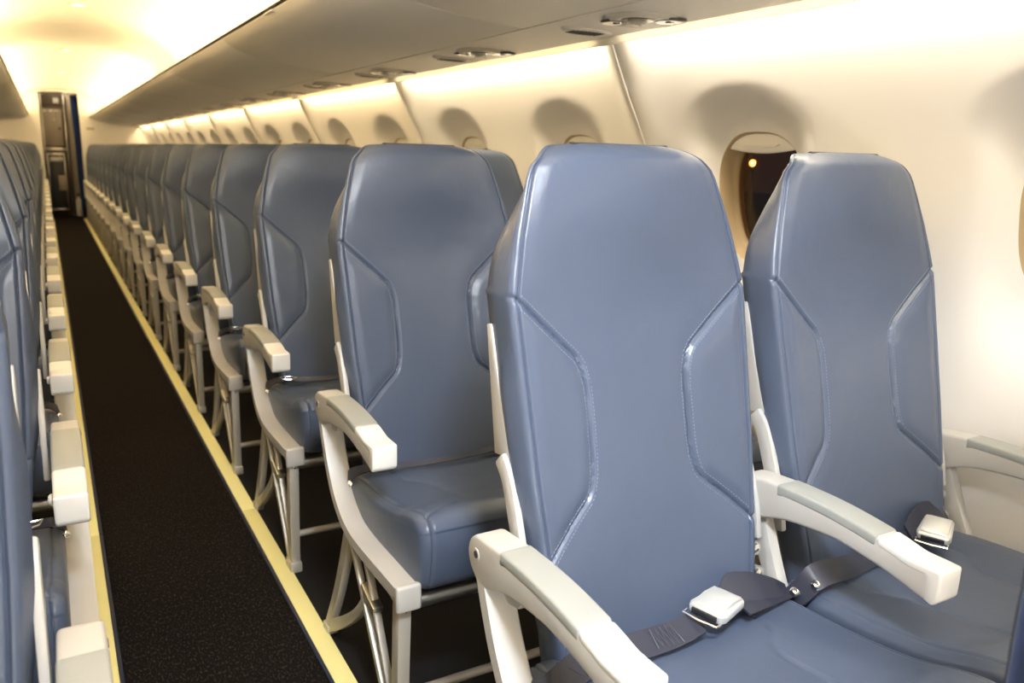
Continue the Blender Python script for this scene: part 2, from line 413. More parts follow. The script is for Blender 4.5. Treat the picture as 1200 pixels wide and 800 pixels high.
# ------------------------------------------------------------------ passenger service units under the right-hand bins
def service_unit(y):
    xc, z = .99, 1.4725
    root = empty('passenger_service_unit', (xc, y, z)); og = (xc, y, z)
    def oval(cx, cy, rx, ry, zt, zb, n=40, k=.86):
        mb = MB(); rings = [(1.0, zt), (1.0, (zt + zb) / 2), (k + .06, zb), (k, zb)]
        for q, zz in rings: mb.v += [(cx + q * rx * math.copysign(abs(math.cos(t)) ** .8, math.cos(t)), cy + q * ry * math.copysign(abs(math.sin(t)) ** .8, math.sin(t)), zz) for t in [2 * math.pi * i / n for i in range(n)]]
        mb.f = [(j * n + i, j * n + (i + 1) % n, (j + 1) * n + (i + 1) % n, (j + 1) * n + i) for j in range(3) for i in range(n)] + [tuple(range(n)), tuple(range(3 * n, 4 * n))]
        return mb
    oval(xc + .005, y, .088, .082, z + .006, z - .010).build('housing', 'housing', root, og)
    for dx, dy in ((-.040, .040), (.045, -.048)):
        l = oval(xc + dx, y + dy, .040, .034, z - .006, z - .0115, 28, .8).build('reading_light', 'lens', root, og)
        MB().lathe([(.010, 0), (.010, -.0015), (.005, -.0025)], (xc + dx, y + dy, z - .012), n=16).build('bulb', 'chrome', l, og)
    nz = oval(xc - .030, y - .024, .042, .036, z - .006, z - .0115, 28, .8).build('nozzle_seat', 'lens', root, og)
    MB().lathe([(.022, 0), (.023, -.004), (.018, -.008), (.009, -.009), (.007, -.006)], (xc - .030, y - .024, z - .0105), n=20).build('air_nozzle', 'alloy', nz, og)
    for dx in (.0, .018): MB().lathe([(.006, 0), (.006, -.004), (.004, -.005)], (xc + dx, y + .02, z - .010), n=12).build('call_button', 'pale', root, og)
    return root
def vent(y):
    xc, z = .995, 1.472
    root = empty('speaker_grille', (xc, y, z)); og = (xc, y, z); n = 40; mb = MB()
    for q, zz in ((1, z + .004), (1, z - .001), (.93, z - .006), (.80, z - .007)):
        mb.v += [(xc + q * .078 * math.cos(2 * math.pi * i / n), y + q * .036 * math.sin(2 * math.pi * i / n), zz) for i in range(n)]
    mb.f = [(j * n + i, j * n + (i + 1) % n, (j + 1) * n + (i + 1) % n, (j + 1) * n + i) for j in range(3) for i in range(n)] + [tuple(range(n)), tuple(range(3 * n, 4 * n))]
    mb.build('grille_frame', 'housing', root, og)
    sl = MB()
    for i in range(9):
        x = xc - .052 + .0110 * i; hw = .036 * .72 * math.sqrt(max(0, 1 - ((x - xc) / .070) ** 2))
        sl.box(x - .0022, x + .0022, y - hw, y + hw, z - .0085, z - .0066)
    sl.build('slots', 'dark', root, og)
    return root
pu, pv = service_unit(1.60), vent(1.83)
for k in range(0, 16):
    o = pu if k == 0 else copy_tree(pu); o.location.y = 1.60 + .80 * k
    tag(o, '%s air nozzle and reading light cluster from the camera, under the right bins' % ORD[k], 'overhead panel', 'reading light clusters under the right bins')
    v = pv if k == 0 else copy_tree(pv); v.location.y = 1.83 + .80 * k
    tag(v, '%s slotted oval grille from the camera, under the right bins' % ORD[k], 'grille', 'slotted grilles under the right bins')
# ceiling lights
for k, y in enumerate((.35, 3.05, 5.75, 8.46, 11.17)):
    z = 1.969
    root = empty('ceiling_light', (0, y, z)); og = (0, y, z)
    MB().lathe([(.062, .004), (.062, -.004), (.052, -.010), (.046, -.010)], (0, y, z), n=32).build('bezel', 'pale', root, og)
    MB().lathe([(.046, 0), (.044, -.009), (.020, -.013)], (0, y, z), n=28).build('diffuser', 'lamp', root, og)
    tag(root, '%s small round light along the middle of the aisle ceiling, counted from the camera' % ORD[k], 'light', 'round aisle ceiling lights')

# ------------------------------------------------------------------ aisle floor
cp = MB().box(-.196, .196, CABIN_Y0, 15.3, 0, .007, .002); cp = cp.build('aisle_carpet', 'carpet')
tag(cp, 'black looped carpet runner along the whole aisle', 'carpet')
for s, nm, jy in ((1, 'right', 2.54), (-1, 'left', 2.545)):
    for a, b, txt in ((CABIN_Y0, jy - .002, 'nearest the camera'), (jy + .002, 14.66, 'running off to the galley')):
        m_ = (a + b) / 2
        o = empty('floor_path_strip', (s * .229, m_, 0)); og = (s * .229, m_, 0)
        MB().box(min(s * .207, s * .252), max(s * .207, s * .252), a, b, 0, .006, .0015).build('glow_tape', 'glow_strip', o, og)
        MB().box(min(s * .197, s * .207), max(s * .197, s * .207), a, b, 0, .009, .003).build('edging', 'navy', o, og)
        tag(o, 'yellow glow strip on the %s edge of the aisle carpet, piece %s' % (nm, txt), 'floor strip', 'yellow floor strips beside the carpet')

# ------------------------------------------------------------------ seats
XA, XB = .53, 1.049             # centres of the aisle and the window seat, right-hand side, nearest row
ORG = (.79, .70, 0)
SP = .79                        # seat pitch
W_TAB = [(.40, .190), (.455, .188), (.52, .196), (.583, .202), (.70, .2095), (.83, .214), (.92, .217), (.953, .2168), (.99, .2105), (1.04, .2005), (1.09, .1875), (1.125, .1775), (1.14, .1705), (1.150, .1605), (1.158, .152), (1.165, .142), (1.170, .130), (1.1725, .118)]
T_TAB = [(.40, .06), (.60, .072), (.95, .078), (1.02, .068), (1.08, .048), (1.13, .028), (1.172, .022)]
SEAM = chaikin([(.224, .961), (.217, .954), (.156, .898), (.095, .842), (.0965, .66), (.150, .618), (.195, .578), (.208, .560)], 2)
def base_y(z): return .888 + .236 * (z - .584)
def back_grid(A, Z, fz):
    w_ = np.interp(Z, [a for a, _ in W_TAB], [b for _, b in W_TAB]); ua = np.abs(A) / w_
    y = base_y(Z)
    y = y + .026 * (1 - ua ** 2) * (1 - sstep(.90, 1.08, Z)) - .020 * (1 - ua ** 2) * sstep(.98, 1.15, Z)
    d = seg_dist(np.abs(A), Z, SEAM)
    inner = np.interp(Z, [p[1] for p in SEAM[::-1]], [p[0] for p in SEAM[::-1]])
    inside = (np.abs(A) > inner) & (Z < .955) & (Z > .56)
    puff = np.where(inside, .0075 * (1 - np.exp(-(d / .016) ** 2)), .0035 * (1 - np.exp(-(d / .022) ** 2)))
    e = (1 - ua) * w_
    puff = puff * sstep(0, .03, e)
    y = y - puff + .0065 * np.exp(-(d / .0026) ** 2)
    y = y + .0045 * np.exp(-((e - .004) / .0020) ** 2)             # seam along the front edge
    y = y + .022 * fz ** 2 * (fz > 0)
    return y
def backrest():
    mb = MB(); NU, zs = 160, list(np.linspace(.40, 1.140, 230)) + [1.145, 1.150, 1.154, 1.158, 1.162, 1.165, 1.1675, 1.170, 1.1715, 1.1725]
    u = np.sin(np.linspace(-1, 1, NU + 1) * math.pi / 2 * .92) / math.sin(math.pi / 2 * .92)
    rows = []
    for z in zs:
        w_ = lerp_table(W_TAB, z); a = u * w_
        s_ = float(sstep(1.06, 1.17, np.array(z)))
        zz = z - .004 * np.abs(u) ** 3.5 * s_
        fz = np.clip((z - 1.150) / .0225, 0, 1)
        y = back_grid(a, np.full_like(a, z), np.full_like(a, fz))
        T = lerp_table(T_TAB, z) - (.022 * fz ** 2)*.4; yb = base_y(z)
        ring = list(zip(a, y, zz))
        s2 = float(sstep(.98, 1.13, np.array(z))); r = .010 * (1 - .65 * s2); ins = .020 * s2
        yr0, xr, zr = y[-1], a[-1], zz[-1]
        side = []
        for q in (30, 60, 90): side.append((xr + r * math.sin(math.radians(q)), yr0 + r * (1 - math.cos(math.radians(q))) , zr))
        bul = .011 * float(sstep(.52, .64, np.array(z))) * float(1 - sstep(.80, .90, np.array(z)))
        for q in (.35, .7): side.append((xr + r - ins * q + bul * (1 if q < .5 else .6), yr0 + r + (T - 2 * r) * q, zr))
        side.append((xr + r * .9 - ins, yr0 + T - .004, zr)); side.append((xr + r * .4 - ins, yr0 + T, zr))
        back = [((xr - ins) * q, max(yb + T, y[int((q + 1) / 2 * NU)] + .006) , z - .004 * abs(q) ** 3.5 * s_) for q in (.85, .6, .3, 0, -.3, -.6, -.85)]
        left = [(-x, yy_, z_) for x, yy_, z_ in side[::-1]]
        rows.append(ring + side + back + left)
    n = len(rows[0])
    for r in rows: mb.v += [tuple(map(float, p)) for p in r]
    mb.f = [(j * n + i, j * n + (i + 1) % n, (j + 1) * n + (i + 1) % n, (j + 1) * n + i) for j in range(len(rows) - 1) for i in range(n)]
    mb.f += [tuple(range(n))[::-1]]
    # crown: join the last row across with a strip from front to back points
    L = (len(rows) - 1) * n; front = [L + i for i in range(NU + 1)]; rest = [L + i for i in range(NU + 1, n)][::-1]
    i = j = 0
    while i < len(front) - 1 or j < len(rest) - 1:
        xf = mb.v[front[min(i + 1, len(front) - 1)]][0]; xb = mb.v[rest[min(j + 1, len(rest) - 1)]][0]
        if j >= len(rest) - 1 or (i < len(front) - 1 and xf <= xb):
            mb.f.append((front[i], front[i + 1], rest[j])); i += 1
        else:
            mb.f.append((front[i], rest[j + 1], rest[j])); j += 1
    return mb
def shift(mb, dx):
    m = MB(); m.v = [(x + dx, y, z) for x, y, z in mb.v]; m.f = list(mb.f); return m
def stitching(side):
    mb = MB()
    for sx in (side,):
        for off in (.0082, -.0082):
            pts = [np.array(p) for p in SEAM[1:-1]]; L = [0]
            for a, b in zip(pts, pts[1:]): L.append(L[-1] + np.hypot(*(b - a)))
            s_ = .004
            while s_ < L[-1] - .006:
                i = max(k for k in range(len(L) - 1) if L[k] <= s_)
                t = (s_ - L[i]) / max(L[i + 1] - L[i], 1e-6); p = pts[i] + t * (pts[i + 1] - pts[i]); d = (pts[i + 1] - pts[i]); d = d / np.hypot(*d); nrm = np.array([-d[1], d[0]])
                s_ += .0058
                if abs((p + nrm * off)[0]) > lerp_table(W_TAB, p[1]) - .006: continue
                c = p + nrm * off; a_, b_ = c - d * .0017, c + d * .0017
                P3 = []
                for q in (a_, b_):
                    y = float(back_grid(np.array([q[0]]), np.array([q[1]]), np.array([0.]))[0]); P3.append((sx * q[0], y - .0002, q[1]))
                mb.tube(P3, .0008, 5)
    return mb
def cushion():
    mb = MB(); prof = [(.855, .352), (.875, .36), (.880, .40), (.872, .432)]
    prof = smooth_curve(prof, 4) + [(y, z) for y, z in smooth_curve([(.865, .436), (.80, .4445), (.70, .452), (.60, .468), (.54, .488), (.495, .501), (.468, .502), (.450, .490), (.441, .465), (.440, .435), (.446, .395), (.456, .368), (.474, .354), (.51, .352)], 12)]
    prof += [(.60, .352), (.72, .352), (.80, .352)]
    prof = np.array(prof); cen = np.array([.65, .41]); n = len(prof); W = .250; R = .030
    cols = list(np.linspace(-W, -W + R, 14)) + list(np.linspace(-W + R, W - R, 92))[1:-1] + list(np.linspace(W - R, W, 14))
    d1 = np.roll(prof, -1, 0) - np.roll(prof, 1, 0); nr = np.stack([d1[:, 1], -d1[:, 0]], 1); nr /= np.linalg.norm(nr, axis=1)[:, None]
    if ((prof - cen) * nr).sum() < 0: nr = -nr
    seam = [np.array(p) for p in ((.150, .86), (.147, .775), (.112, .745), (.097, .71), (.098, .60), (.108, .555), (.165, .515), (.232, .470))]
    seam = chaikin(seam, 2)
    for x in cols:
        t = max(0, (abs(x) - (W - R)) / R); ins = .022 * (1 - math.sqrt(max(0, 1 - t * t)))
        p = prof - nr * ins
        d = seg_dist(np.full(n, abs(x)), prof[:, 0], seam)
        top = ((nr[:, 1] > .35) & (prof[:, 1] > .43)).astype(float)
        dz = -.0030 * np.exp(-(d / .0032) ** 2) * top + .0035 * (1 - np.exp(-(d / .03) ** 2)) * top
        edge = .0030 * math.exp(-((abs(x) - .229) / .0022) ** 2)                    # piping seam along the side
        dz = dz - edge * (top + (nr[:, 0] < -.5))
        dz = dz - .006 * max(0, 1 - (x / .2) ** 2) * top * (prof[:, 0] > .55)
        p = p + nr * dz[:, None]
        mb.v += [(float(x), float(a), float(b)) for a, b in p]
    m = len(cols)
    mb.f = [(j * n + i, j * n + (i + 1) % n, (j + 1) * n + (i + 1) % n, (j + 1) * n + i) for j in range(m - 1) for i in range(n)]
    mb.f += [tuple(range(n))[::-1], tuple(range((m - 1) * n, m * n))]
    return mb
BACK, STITCH, CUSH = backrest(), (stitching(1), stitching(-1)), cushion()
def shell():
    mb = MB(); zs = np.linspace(.46, 1.15, 40); n = 0
    rows = []
    for z in zs:
        w_ = (lerp_table(W_TAB, min(z, 1.13)) - .008) * (1 - .14 * float(sstep(.93, 1.08, np.array(z)))); T = lerp_table(T_TAB, z); y0 = base_y(z) + T - .012; th = .034 if z < 1.0 else .034 - .02 * (z - 1.0) / .165
        wf = w_
        rows.append([(-wf, y0 + .004, z), (-wf, y0 + th * .6, z), (-w_ * .94, y0 + th, z), (0, y0 + th + .004, z), (w_ * .94, y0 + th, z), (wf, y0 + th * .6, z), (wf, y0 + .004, z), (0, y0 + .004, z)])
    n = 8
    for r in rows: mb.v += [tuple(map(float, p)) for p in r]
    mb.f = [(j * n + i, j * n + (i + 1) % n, (j + 1) * n + (i + 1) % n, (j + 1) * n + i) for j in range(len(rows) - 1) for i in range(n)] + [tuple(range(n))[::-1], tuple(range((len(rows) - 1) * n, len(rows) * n))]
    return mb
SHELL = shell()
ARM_BODY = smooth_curve([(.968, .590), (.962, .608), (.945, .621), (.925, .6245)], 4) + smooth_curve([(.88, .628), (.80, .629), (.74, .626), (.68, .619), (.63, .609), (.585, .597)], 4) + \
    [(.577, .590), (.578, .566), (.586, .557)] + smooth_curve([(.60, .559), (.66, .572), (.74, .582), (.80, .579), (.85, .572), (.885, .562)], 4) + smooth_curve([(.91, .552), (.935, .552), (.957, .565), (.966, .580)], 4)
def top_strip(a, b, lift, drop, x0, x1, tipcap=False):
    xs_ = [a - (a - b) * i / 12 for i in range(13)]
    tab = sorted([(p[0], p[1]) for p in ARM_BODY[5:30] if p[1] > .59])
    zt = lambda y: float(np.interp(y, [p[0] for p in tab], [p[1] for p in tab]))
    if tipcap:
        poly = [(y, zt(y) + lift) for y in xs_] + [(b, .588), (b + .0005, .565), (b + .009, .5565), (b + .022, .560)] + [(y, zt(y) - drop) for y in xs_[::-1] if y > b + .024]
        return MB().prism(poly, x0, x1, 'x', .0045, 3)
    poly = [(y, zt(y) + lift) for y in xs_] + [(y, zt(y) - drop - (.004 if i in (0,) else 0)) for i, y in list(enumerate(xs_))[::-1]]
    return MB().prism(poly, x0, x1, 'x', .0045, 3)
def armrest(root, xc, mir, width=.048, aisle=False):
    x0, x1 = xc - width / 2, xc + width / 2
    arm = MB().prism(ARM_BODY, x0, x1, 'x', .007, 3).build('armrest', 'cream', root, ORG, mir)
    top_strip(.872, .680, .0012, .017, x0 - .0007, x1 + .0007).build('arm_pad', 'pad', arm, ORG, mir)
    top_strip(.679, .5768, .0010, .013, x0 - .0006, x1 + .0006, True).build('end_cap', 'pale', arm, ORG, mir)
    MB().lathe([(.0095, 0), (.0095, .0012), (.0085, .002)], (x0 + .001, .938, .594), (-1, 0, 0), 18).build('pivot_cover', 'cream', arm, ORG, mir)
    MB().lathe([(.0055, 0), (.0055, .0028), (.0045, .003)], (x0 + .001, .938, .594), (-1, 0, 0), 14).build('pivot_bolt', 'dark', arm, ORG, mir)
    if aisle:
        MB().lathe([(.010, 0), (.010, .006), (.007, .009)], (x1 - .001, .640, .583), (1, 0, 0), 18).build('recline_button', 'pale', arm, ORG, mir)
        MB().prism([(.82, .578), (.885, .566), (.862, .552), (.835, .558)], xc - .015, xc + .015, 'x', .004, 2).build('stop_block', 'cream', arm, ORG, mir)
    return arm
SPAR = smooth_curve([(.4625, .352), (.52, .350), (.60, .347), (.68, .345), (.745, .350), (.80, .368), (.85, .403), (.89, .455), (.918, .510), (.936, .555), (.946, .585)], 5)
def spar_section(t):
    h = .0235 - .002 * t; wx = .024
    # stepped outer side: a ledge along the aisle face
    k = float(np.interp(t, [0, .12, .3, 1], [0.3, 1, 1, .8]))
    pts = [(-wx, -h * .95), (-wx, h * .05), (-wx + .006 * k, h * .18), (-wx + .010 * k, h * .80), (-wx + .014 * k, h), (wx - .004, h), (wx, h * .75), (wx, -h * .8), (wx - .004, -h), (-wx + .004, -h)]
    return [(a, -b) for a, b in pts]
def arc_plate(mb, pts, w_, x0, x1, bev=.003):
    c = smooth_curve(pts, 6); up, dn = [], []
    for i, (y, z) in enumerate(c):
        p0, p1 = c[max(i - 1, 0)], c[min(i + 1, len(c) - 1)]; ty, tz = p1[0] - p0[0], p1[1] - p0[1]; L = math.hypot(ty, tz)
        ww = (w_(i / (len(c) - 1)) if callable(w_) else w_) / 2
        up.append((y - tz / L * ww, z + ty / L * ww)); dn.append((y + tz / L * ww, z - ty / L * ww))
    mb.prism(up + dn[::-1], x0, x1, 'x', bev, 2)
def frame_parts(root, mir):
    xs_ = .262
    sp = MB().sweep([(xs_, y, z) for y, z in SPAR], spar_section).build('side_frame', 'cream', root, ORG, mir, sharp=40)
    MB().box(xs_ - .025, xs_ + .0245, .456, .472, .326, .379, .006, 3).build('frame_end_cap', 'cream', sp, ORG, mir)
    # legs under the aisle end and under the wall end
    for xl, full in ((.262, True), (1.02, False)):
        leg = MB().prism([(.478, .335), (.512, .335), (.530, .02), (.497, .02)], xl - .013, xl + .013, 'x', .003, 2).build('leg', 'alloy', root, ORG, mir)
        MB().box(xl - .016, xl + .016, .488, .545, 0, .030, .004, 2).build('foot', 'alloy', leg, ORG, mir)
        if full:
            MB().lathe([(.004, 0), (.004, .002), (.002, .003)], (xl, .4775, .318), (0, -1, 0), 12).build('screw', 'chrome', leg, ORG, mir)
        mb = MB(); arc_plate(mb, [(.79, .345), (.74, .285), (.67, .19), (.59, .085), (.545, .02)], .016, xl - .010, xl + .004); br = mb.build('leg_brace', 'alloy', root, ORG, mir)
        mb = MB(); arc_plate(mb, [(.70, .330), (.645, .235), (.585, .13), (.540, .05)], .013, xl - .006, xl + .010); mb.build('leg_brace', 'alloy', root, ORG, mir)
        mb = MB(); arc_plate(mb, [(.700, .262), (.662, .248), (.625, .238)], .014, xl - .012, xl + .012); mb.build('brace_clip', 'metal', br, ORG, mir)
        mb = MB(); arc_plate(mb, [(.795, .34), (.835, .25), (.89, .14), (.955, .035), (.968, .012)], lambda t: .034 - .010 * t, xl - .010, xl + .010); rl = mb.build('leg', 'alloy', root, ORG, mir)
        mb = MB(); arc_plate(mb, [(.962, .018), (.90, .055), (.82, .110), (.74, .175), (.675, .250)], lambda t: .034 - .016 * t, xl - .009, xl + .009); mb.build('leg_arc', 'alloy', rl, ORG, mir)
        MB().box(xl - .014, xl + .014, .945, .985, 0, .022, .004, 2).build('foot', 'alloy', rl, ORG, mir)
    for y, z, r in ((.505, .318, .0165), (.79, .325, .018)): MB().tube([(.268, y, z), (1.30, y, z)], r, 14).build('cross_tube', 'metal', root, ORG, mir)
    MB().tube([(.268, .535, .095), (1.28, .535, .095)], .0095, 12).build('baggage_bar', 'alloy', root, ORG, mir)
    # brackets that carry the middle and the wall armrest
    for xc in (.7895, 1.318):
        mb = MB(); arc_plate(mb, [(.932, .60), (.915, .54), (.888, .475), (.862, .42), (.845, .36), (.82, .33)], .034, xc - .011, xc + .011); b = mb.build('armrest_bracket', 'cream', root, ORG, mir)
        MB().box(xc - .0125, xc - .010, .908, .918, .528, .548, .002).build('catch', 'metal', b, ORG, mir)
        for q in ((.895, .545), (.885, .50), (.872, .458)):
            MB().lathe([(.012, -.012), (.014, -.004), (.014, .004), (.010, .012)], (xc - .030, q[0] + .02, q[1]), (1, .2, .1), 14).build('hinge_knuckle', 'chrome', b, ORG, mir)
def belt(root, path, half, wd, mir, ext=None):
    c = smooth_curve(path, 8); n = len(c)
    ws = smooth_curve(wd, 8); hs = [float(np.interp(i / (n - 1), np.linspace(0, 1, len(half)), half)) for i in range(n)]
    return MB().ribbon(c, ws, hs).build('seat_belt', 'webbing', root, ORG, mir, sharp=50)
def buckle(parent, centre, ang, mir, tilt=0.12, size=1.0):
    """flat lift-latch buckle: plate, hinged cover, slot end"""
    c = Vector(centre); R_ = Matrix.Rotation(ang, 3, 'Z') @ Matrix.Rotation(tilt, 3, 'Y')
    def place(mb): m = MB(); m.v = [tuple(c + R_ @ (Vector(p) * size)) for p in mb.v]; m.f = mb.f; return m
    body = MB().prism([(-.034, -.026), (-.024, -.030), (.030, -.026), (.036, -.018), (.036, .018), (.030, .026), (-.024, .030), (-.034, .026)], -.004, .010, 'z', .004, 3)
    b = place(body).build('buckle', 'buckle', parent, ORG, mir)
    cov = MB().prism([(-.030, .006), (-.026, .013), (.0, .0165), (.026, .014), (.033, .008), (.033, .005)], -.023, .023, 'y', .003, 2)
    place(cov).build('buckle_cover', 'buckle', b, ORG, mir)
    place(MB().box(-.037, -.033, -.020, .020, -.001, .007, .001)).build('buckle_slot', 'dark', b, ORG, mir)
    ring = MB().tube([(-.036, -.028, 0), (-.046, -.027, 0), (-.049, 0, 0), (-.046, .027, 0), (-.036, .028, 0)], .0022, 8)
    place(ring).build('buckle_tongue', 'chrome', b, ORG, mir)
    return b
def fitting(parent, p, mir):
    x, y, z = p
    MB().lathe([(.007, -.006), (.009, -.002), (.009, .003), (.005, .007)], p, (1, 0, .3), 14).build('belt_hook', 'chrome', parent, ORG, mir)
def generic_belts(root, mir):
    for xc in (XA, XB):
        b = belt(root, [(xc - .258, .865, .425), (xc - .245, .845, .452), (xc - .215, .822, .468), (xc - .13, .822, .461), (xc, .828, .455), (xc + .12, .832, .462), (xc + .185, .838, .474), (xc + .215, .842, .482)],
                 [.014, .014, .010, .007, .007, .009, .014, .016], [(.3, .6, .75), (.1, .8, .6), (0, .9, .5), (0, .6, .9), (0, .9, .45), (0, .9, .5), (0, .6, .8), (0, .6, .8)], mir)
        MB().tube([(xc - .190, .792, .474), (xc - .212, .798, .476), (xc - .218, .812, .480), (xc - .186, .812, .478), (xc - .168, .800, .476), (xc - .190, .790, .474)], .0024, 8).build('belt_clip', 'chrome', b, ORG, mir)
        fitting(b, (xc - .252, .84, .43), mir)
        buckle(b, (xc + .165, .838, .490), .25, mir, -.25, .9)
def near_belts(root, mir):
    # aisle seat: buckle lies near the middle armrest
    b = belt(root, [(.268, .86, .405), (.272, .81, .438), (.292, .790, .463), (.340, .805, .466), (.42, .808, .463), (.50, .806, .464), (.556, .808, .469)],
             [.022, .0225, .0225, .023, .0225, .022, .021], [(.75, .5, .45), (.5, .75, .45), (.1, .85, .5), (-.05, .9, .38), (.12, .9, .38), (.2, .9, .35), (.25, .9, .3)], mir)
    zig = [(.462 + .0045 * q, .8072 - .0004 * q + (.017 if q % 2 else -.017) * .9, .4672 + (.017 if q % 2 else -.017) * .37) for q in range(11)]
    MB().tube(zig, .0007, 5).build('belt_stitching', 'stitch_grey', b, ORG, mir)
    for q in ([(.300, .782, .4605), (.334, .820, .4755)], [(.330, .786, .4600), (.300, .812, .4775)], [(.298, .781, .460), (.298, .812, .4775)], [(.334, .786, .4605), (.334, .822, .4765)]):
        MB().tube(q, .0007, 5).build('belt_stitching', 'dark', b, ORG, mir)
    buckle(b, (.596, .816, .478), .26, mir, -.02, 1.08)
    belt2 = belt(root, [(.628, .824, .476), (.66, .832, .482), (.70, .828, .476), (.74, .826, .464), (.772, .834, .450)], [.022, .033, .031, .021, .012],
                 [(-.25, .9, .4), (-.25, .8, .6), (-.1, .8, .6), (0, .7, .7), (0, .6, .8)], mir)
    MB().ribbon([(.640, .812, .4715), (.70, .818, .467), (.765, .826, .452)], [(-.1, .9, .3)] * 3, [.022, .020, .010]).build('belt_fold', 'webbing', belt2, ORG, mir)
    fitting(belt2, (.778, .822, .452), mir)
    # window seat: belt comes from under the middle armrest, buckle lies at the wall side
    b = belt(root, [(.775, .85, .415), (.788, .822, .448), (.812, .812, .476), (.850, .814, .477), (.90, .822, .468), (.98, .832, .463), (1.06, .838, .466), (1.12, .842, .474)],
             [.020, .022, .022, .021, .020, .018, .018, .018], [(.6, .6, .5), (.3, .8, .5), (.05, .85, .5), (-.1, .75, .65), (0, .6, .8), (0, .5, .85), (0, .5, .85), (0, .6, .8)], mir)
    fitting(b, (.800, .800, .470), mir)
    buckle(b, (1.155, .822, .482), .42, mir, -.22)
    belt3 = belt(root, [(1.10, .842, .482), (1.135, .852, .494), (1.18, .862, .498), (1.235, .868, .486), (1.27, .868, .455)], [.014, .019, .020, .019, .016], [(-.2, .6, .75), (-.1, .6, .8), (0, .6, .8), (.3, .6, .7), (.6, .6, .5)], mir)
def seat_pair(mir):
    side = mir
    root = empty('double_seat', (side * ORG[0], ORG[1], 0))
    for xc in (XA, XB):
        b = shift(BACK, xc).build('backrest', 'leather', root, ORG, mir, sharp=60)
        for st in STITCH: shift(st, xc).build('seam_stitching', 'thread', b, ORG, mir)
        MB().box(xc - .095, xc + .09, 1.034, 1.046, 1.150, 1.1732, .003, 2).build('top_strip', 'dark', b, ORG, mir)
        sh = shift(SHELL, xc).build('back_shell', 'cream', root, ORG, mir, sharp=40)
        for sx in (1, -1):
            mb = MB(); arc_plate(mb, [(.985, .715), (.962, .690), (.940, .640), (.918, .580), (.905, .52)], .030, xc + sx * .230 - .006, xc + sx * .230 + .006, .004); mb.build('hinge_bracket', 'cream', sh, ORG, mir)
            mb = MB().prism([(1.030, .908), (1.044, .905), (1.010, .712), (.963, .718), (.980, .760), (1.008, .840)], xc + sx * .2235 - .0045, xc + sx * .2235 + .0045, 'x', .002, 2); mb.build('shell_cheek', 'cream', sh, ORG, mir)
        shift(CUSH, xc).build('seat_cushion', 'leather', root, ORG, mir, sharp=60)
    armrest(root, .262 + .0, mir, .049, True); armrest(root, .7895, mir); armrest(root, 1.318, mir)
    frame_parts(root, mir)
    return root
N_ROWS = 18
for side in (1, -1):
    proto = seat_pair(side)
    nm = 'right' if side > 0 else 'left'
    near = None
    if side > 0:
        near = copy_tree(proto); near_belts(near, side)
    generic_belts(proto, side)
    for k in range(N_ROWS - 1, -1, -1):
        if k == 0 and near is not None:
            o = near
        elif k == (1 if near is not None else 0):
            o = proto
        else:
            o = copy_tree(proto)
        o.location.y = ORG[1] + SP * k
        if k == 0:
            lab = 'nearest blue leather double seat on the right, silver belt buckle lying on its cushion' if side > 0 else 'nearest blue leather double seat on the left, cut off by the photo edge'
        elif k == N_ROWS - 1:
            lab = 'last blue leather double seat on the %s, in front of the far bulkhead' % nm
        else:
            lab = '%s blue leather double seat from the camera, on the %s of the aisle' % (ORD[k], nm)
        tag(o, lab, 'seat', 'double seats on the %s of the aisle' % nm)

# ------------------------------------------------------------------ far bulkhead, galley, curtains
YB = CABIN_Y1
def far_wall():
    # cross-section outline with an opening for the aisle
    mb = MB(); X0, X1, ZT = -.262, .272, 1.925
    mb.prism([(-1.40, 0), (X0, 0), (X0, 2.06), (-1.40, 2.06)], YB, YB + .05, 'y')
    mb.prism([(X1, 0), (1.40, 0), (1.40, 2.06), (X1, 2.06)], YB, YB + .05, 'y')
    mb.prism([(X0, ZT), (X0 + .08, ZT + .008), (.0, ZT + .012), (X1 - .08, ZT + .008), (X1, ZT), (X1, 2.06), (X0, 2.06)], YB, YB + .05, 'y')
    struct(mb.build('wall_far', 'wall'))
far_wall()
struct(MB().box(-1.4, 1.4, CABIN_Y0 - .05, CABIN_Y0, 0, 2.06).build('wall_near', 'wall'))
# lobby beyond the bulkhead
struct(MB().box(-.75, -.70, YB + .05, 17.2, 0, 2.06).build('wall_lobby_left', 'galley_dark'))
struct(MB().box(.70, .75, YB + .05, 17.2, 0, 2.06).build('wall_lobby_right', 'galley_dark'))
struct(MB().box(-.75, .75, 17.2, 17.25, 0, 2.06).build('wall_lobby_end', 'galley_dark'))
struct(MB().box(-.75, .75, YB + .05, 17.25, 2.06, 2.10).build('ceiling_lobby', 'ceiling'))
area('galley_light', (0, 15.15, 2.03), (0, 15.4, 1.0),   .3, .2, 1.3, (1.0, .80, .52))
g = empty('galley_unit', (-.09, 15.7, 0)); og = (-.09, 15.7, 0)
gy = 15.5
MB().box(-.262, .085, gy + .012, gy + .6, 0, 2.0, .004).build('carcass', 'galley_dark', g, og)
MB().box(-.225, .045, gy - .012, gy + .012, 1.13, 1.70, .008).build('upper_door', 'galley', g, og)
for i, x in enumerate((-.20, -.11, -.02)):
    MB().box(x - .022, x + .022, gy - .026, gy - .010, 1.655, 1.69, .004).build('latch', 'steel', g, og)
MB().lathe([(.016, 0), (.016, .010), (.010, .014)], (.0, gy - .012, 1.40), (0, -1, 0), 16).build('door_knob', 'dark', g, og)
MB().box(-.09, -.05, gy - .016, gy - .010, 1.53, 1.55, .002).build('door_plate', 'steel', g, og)
MB().box(-.262, .085, gy - .03, gy + .014, 1.055, 1.095, .006).build('counter', 'steel', g, og)
MB().box(-.262, .085, gy - .010, gy + .014, 1.76, 2.0, .004).build('top_panel', 'galley_dark', g, og)
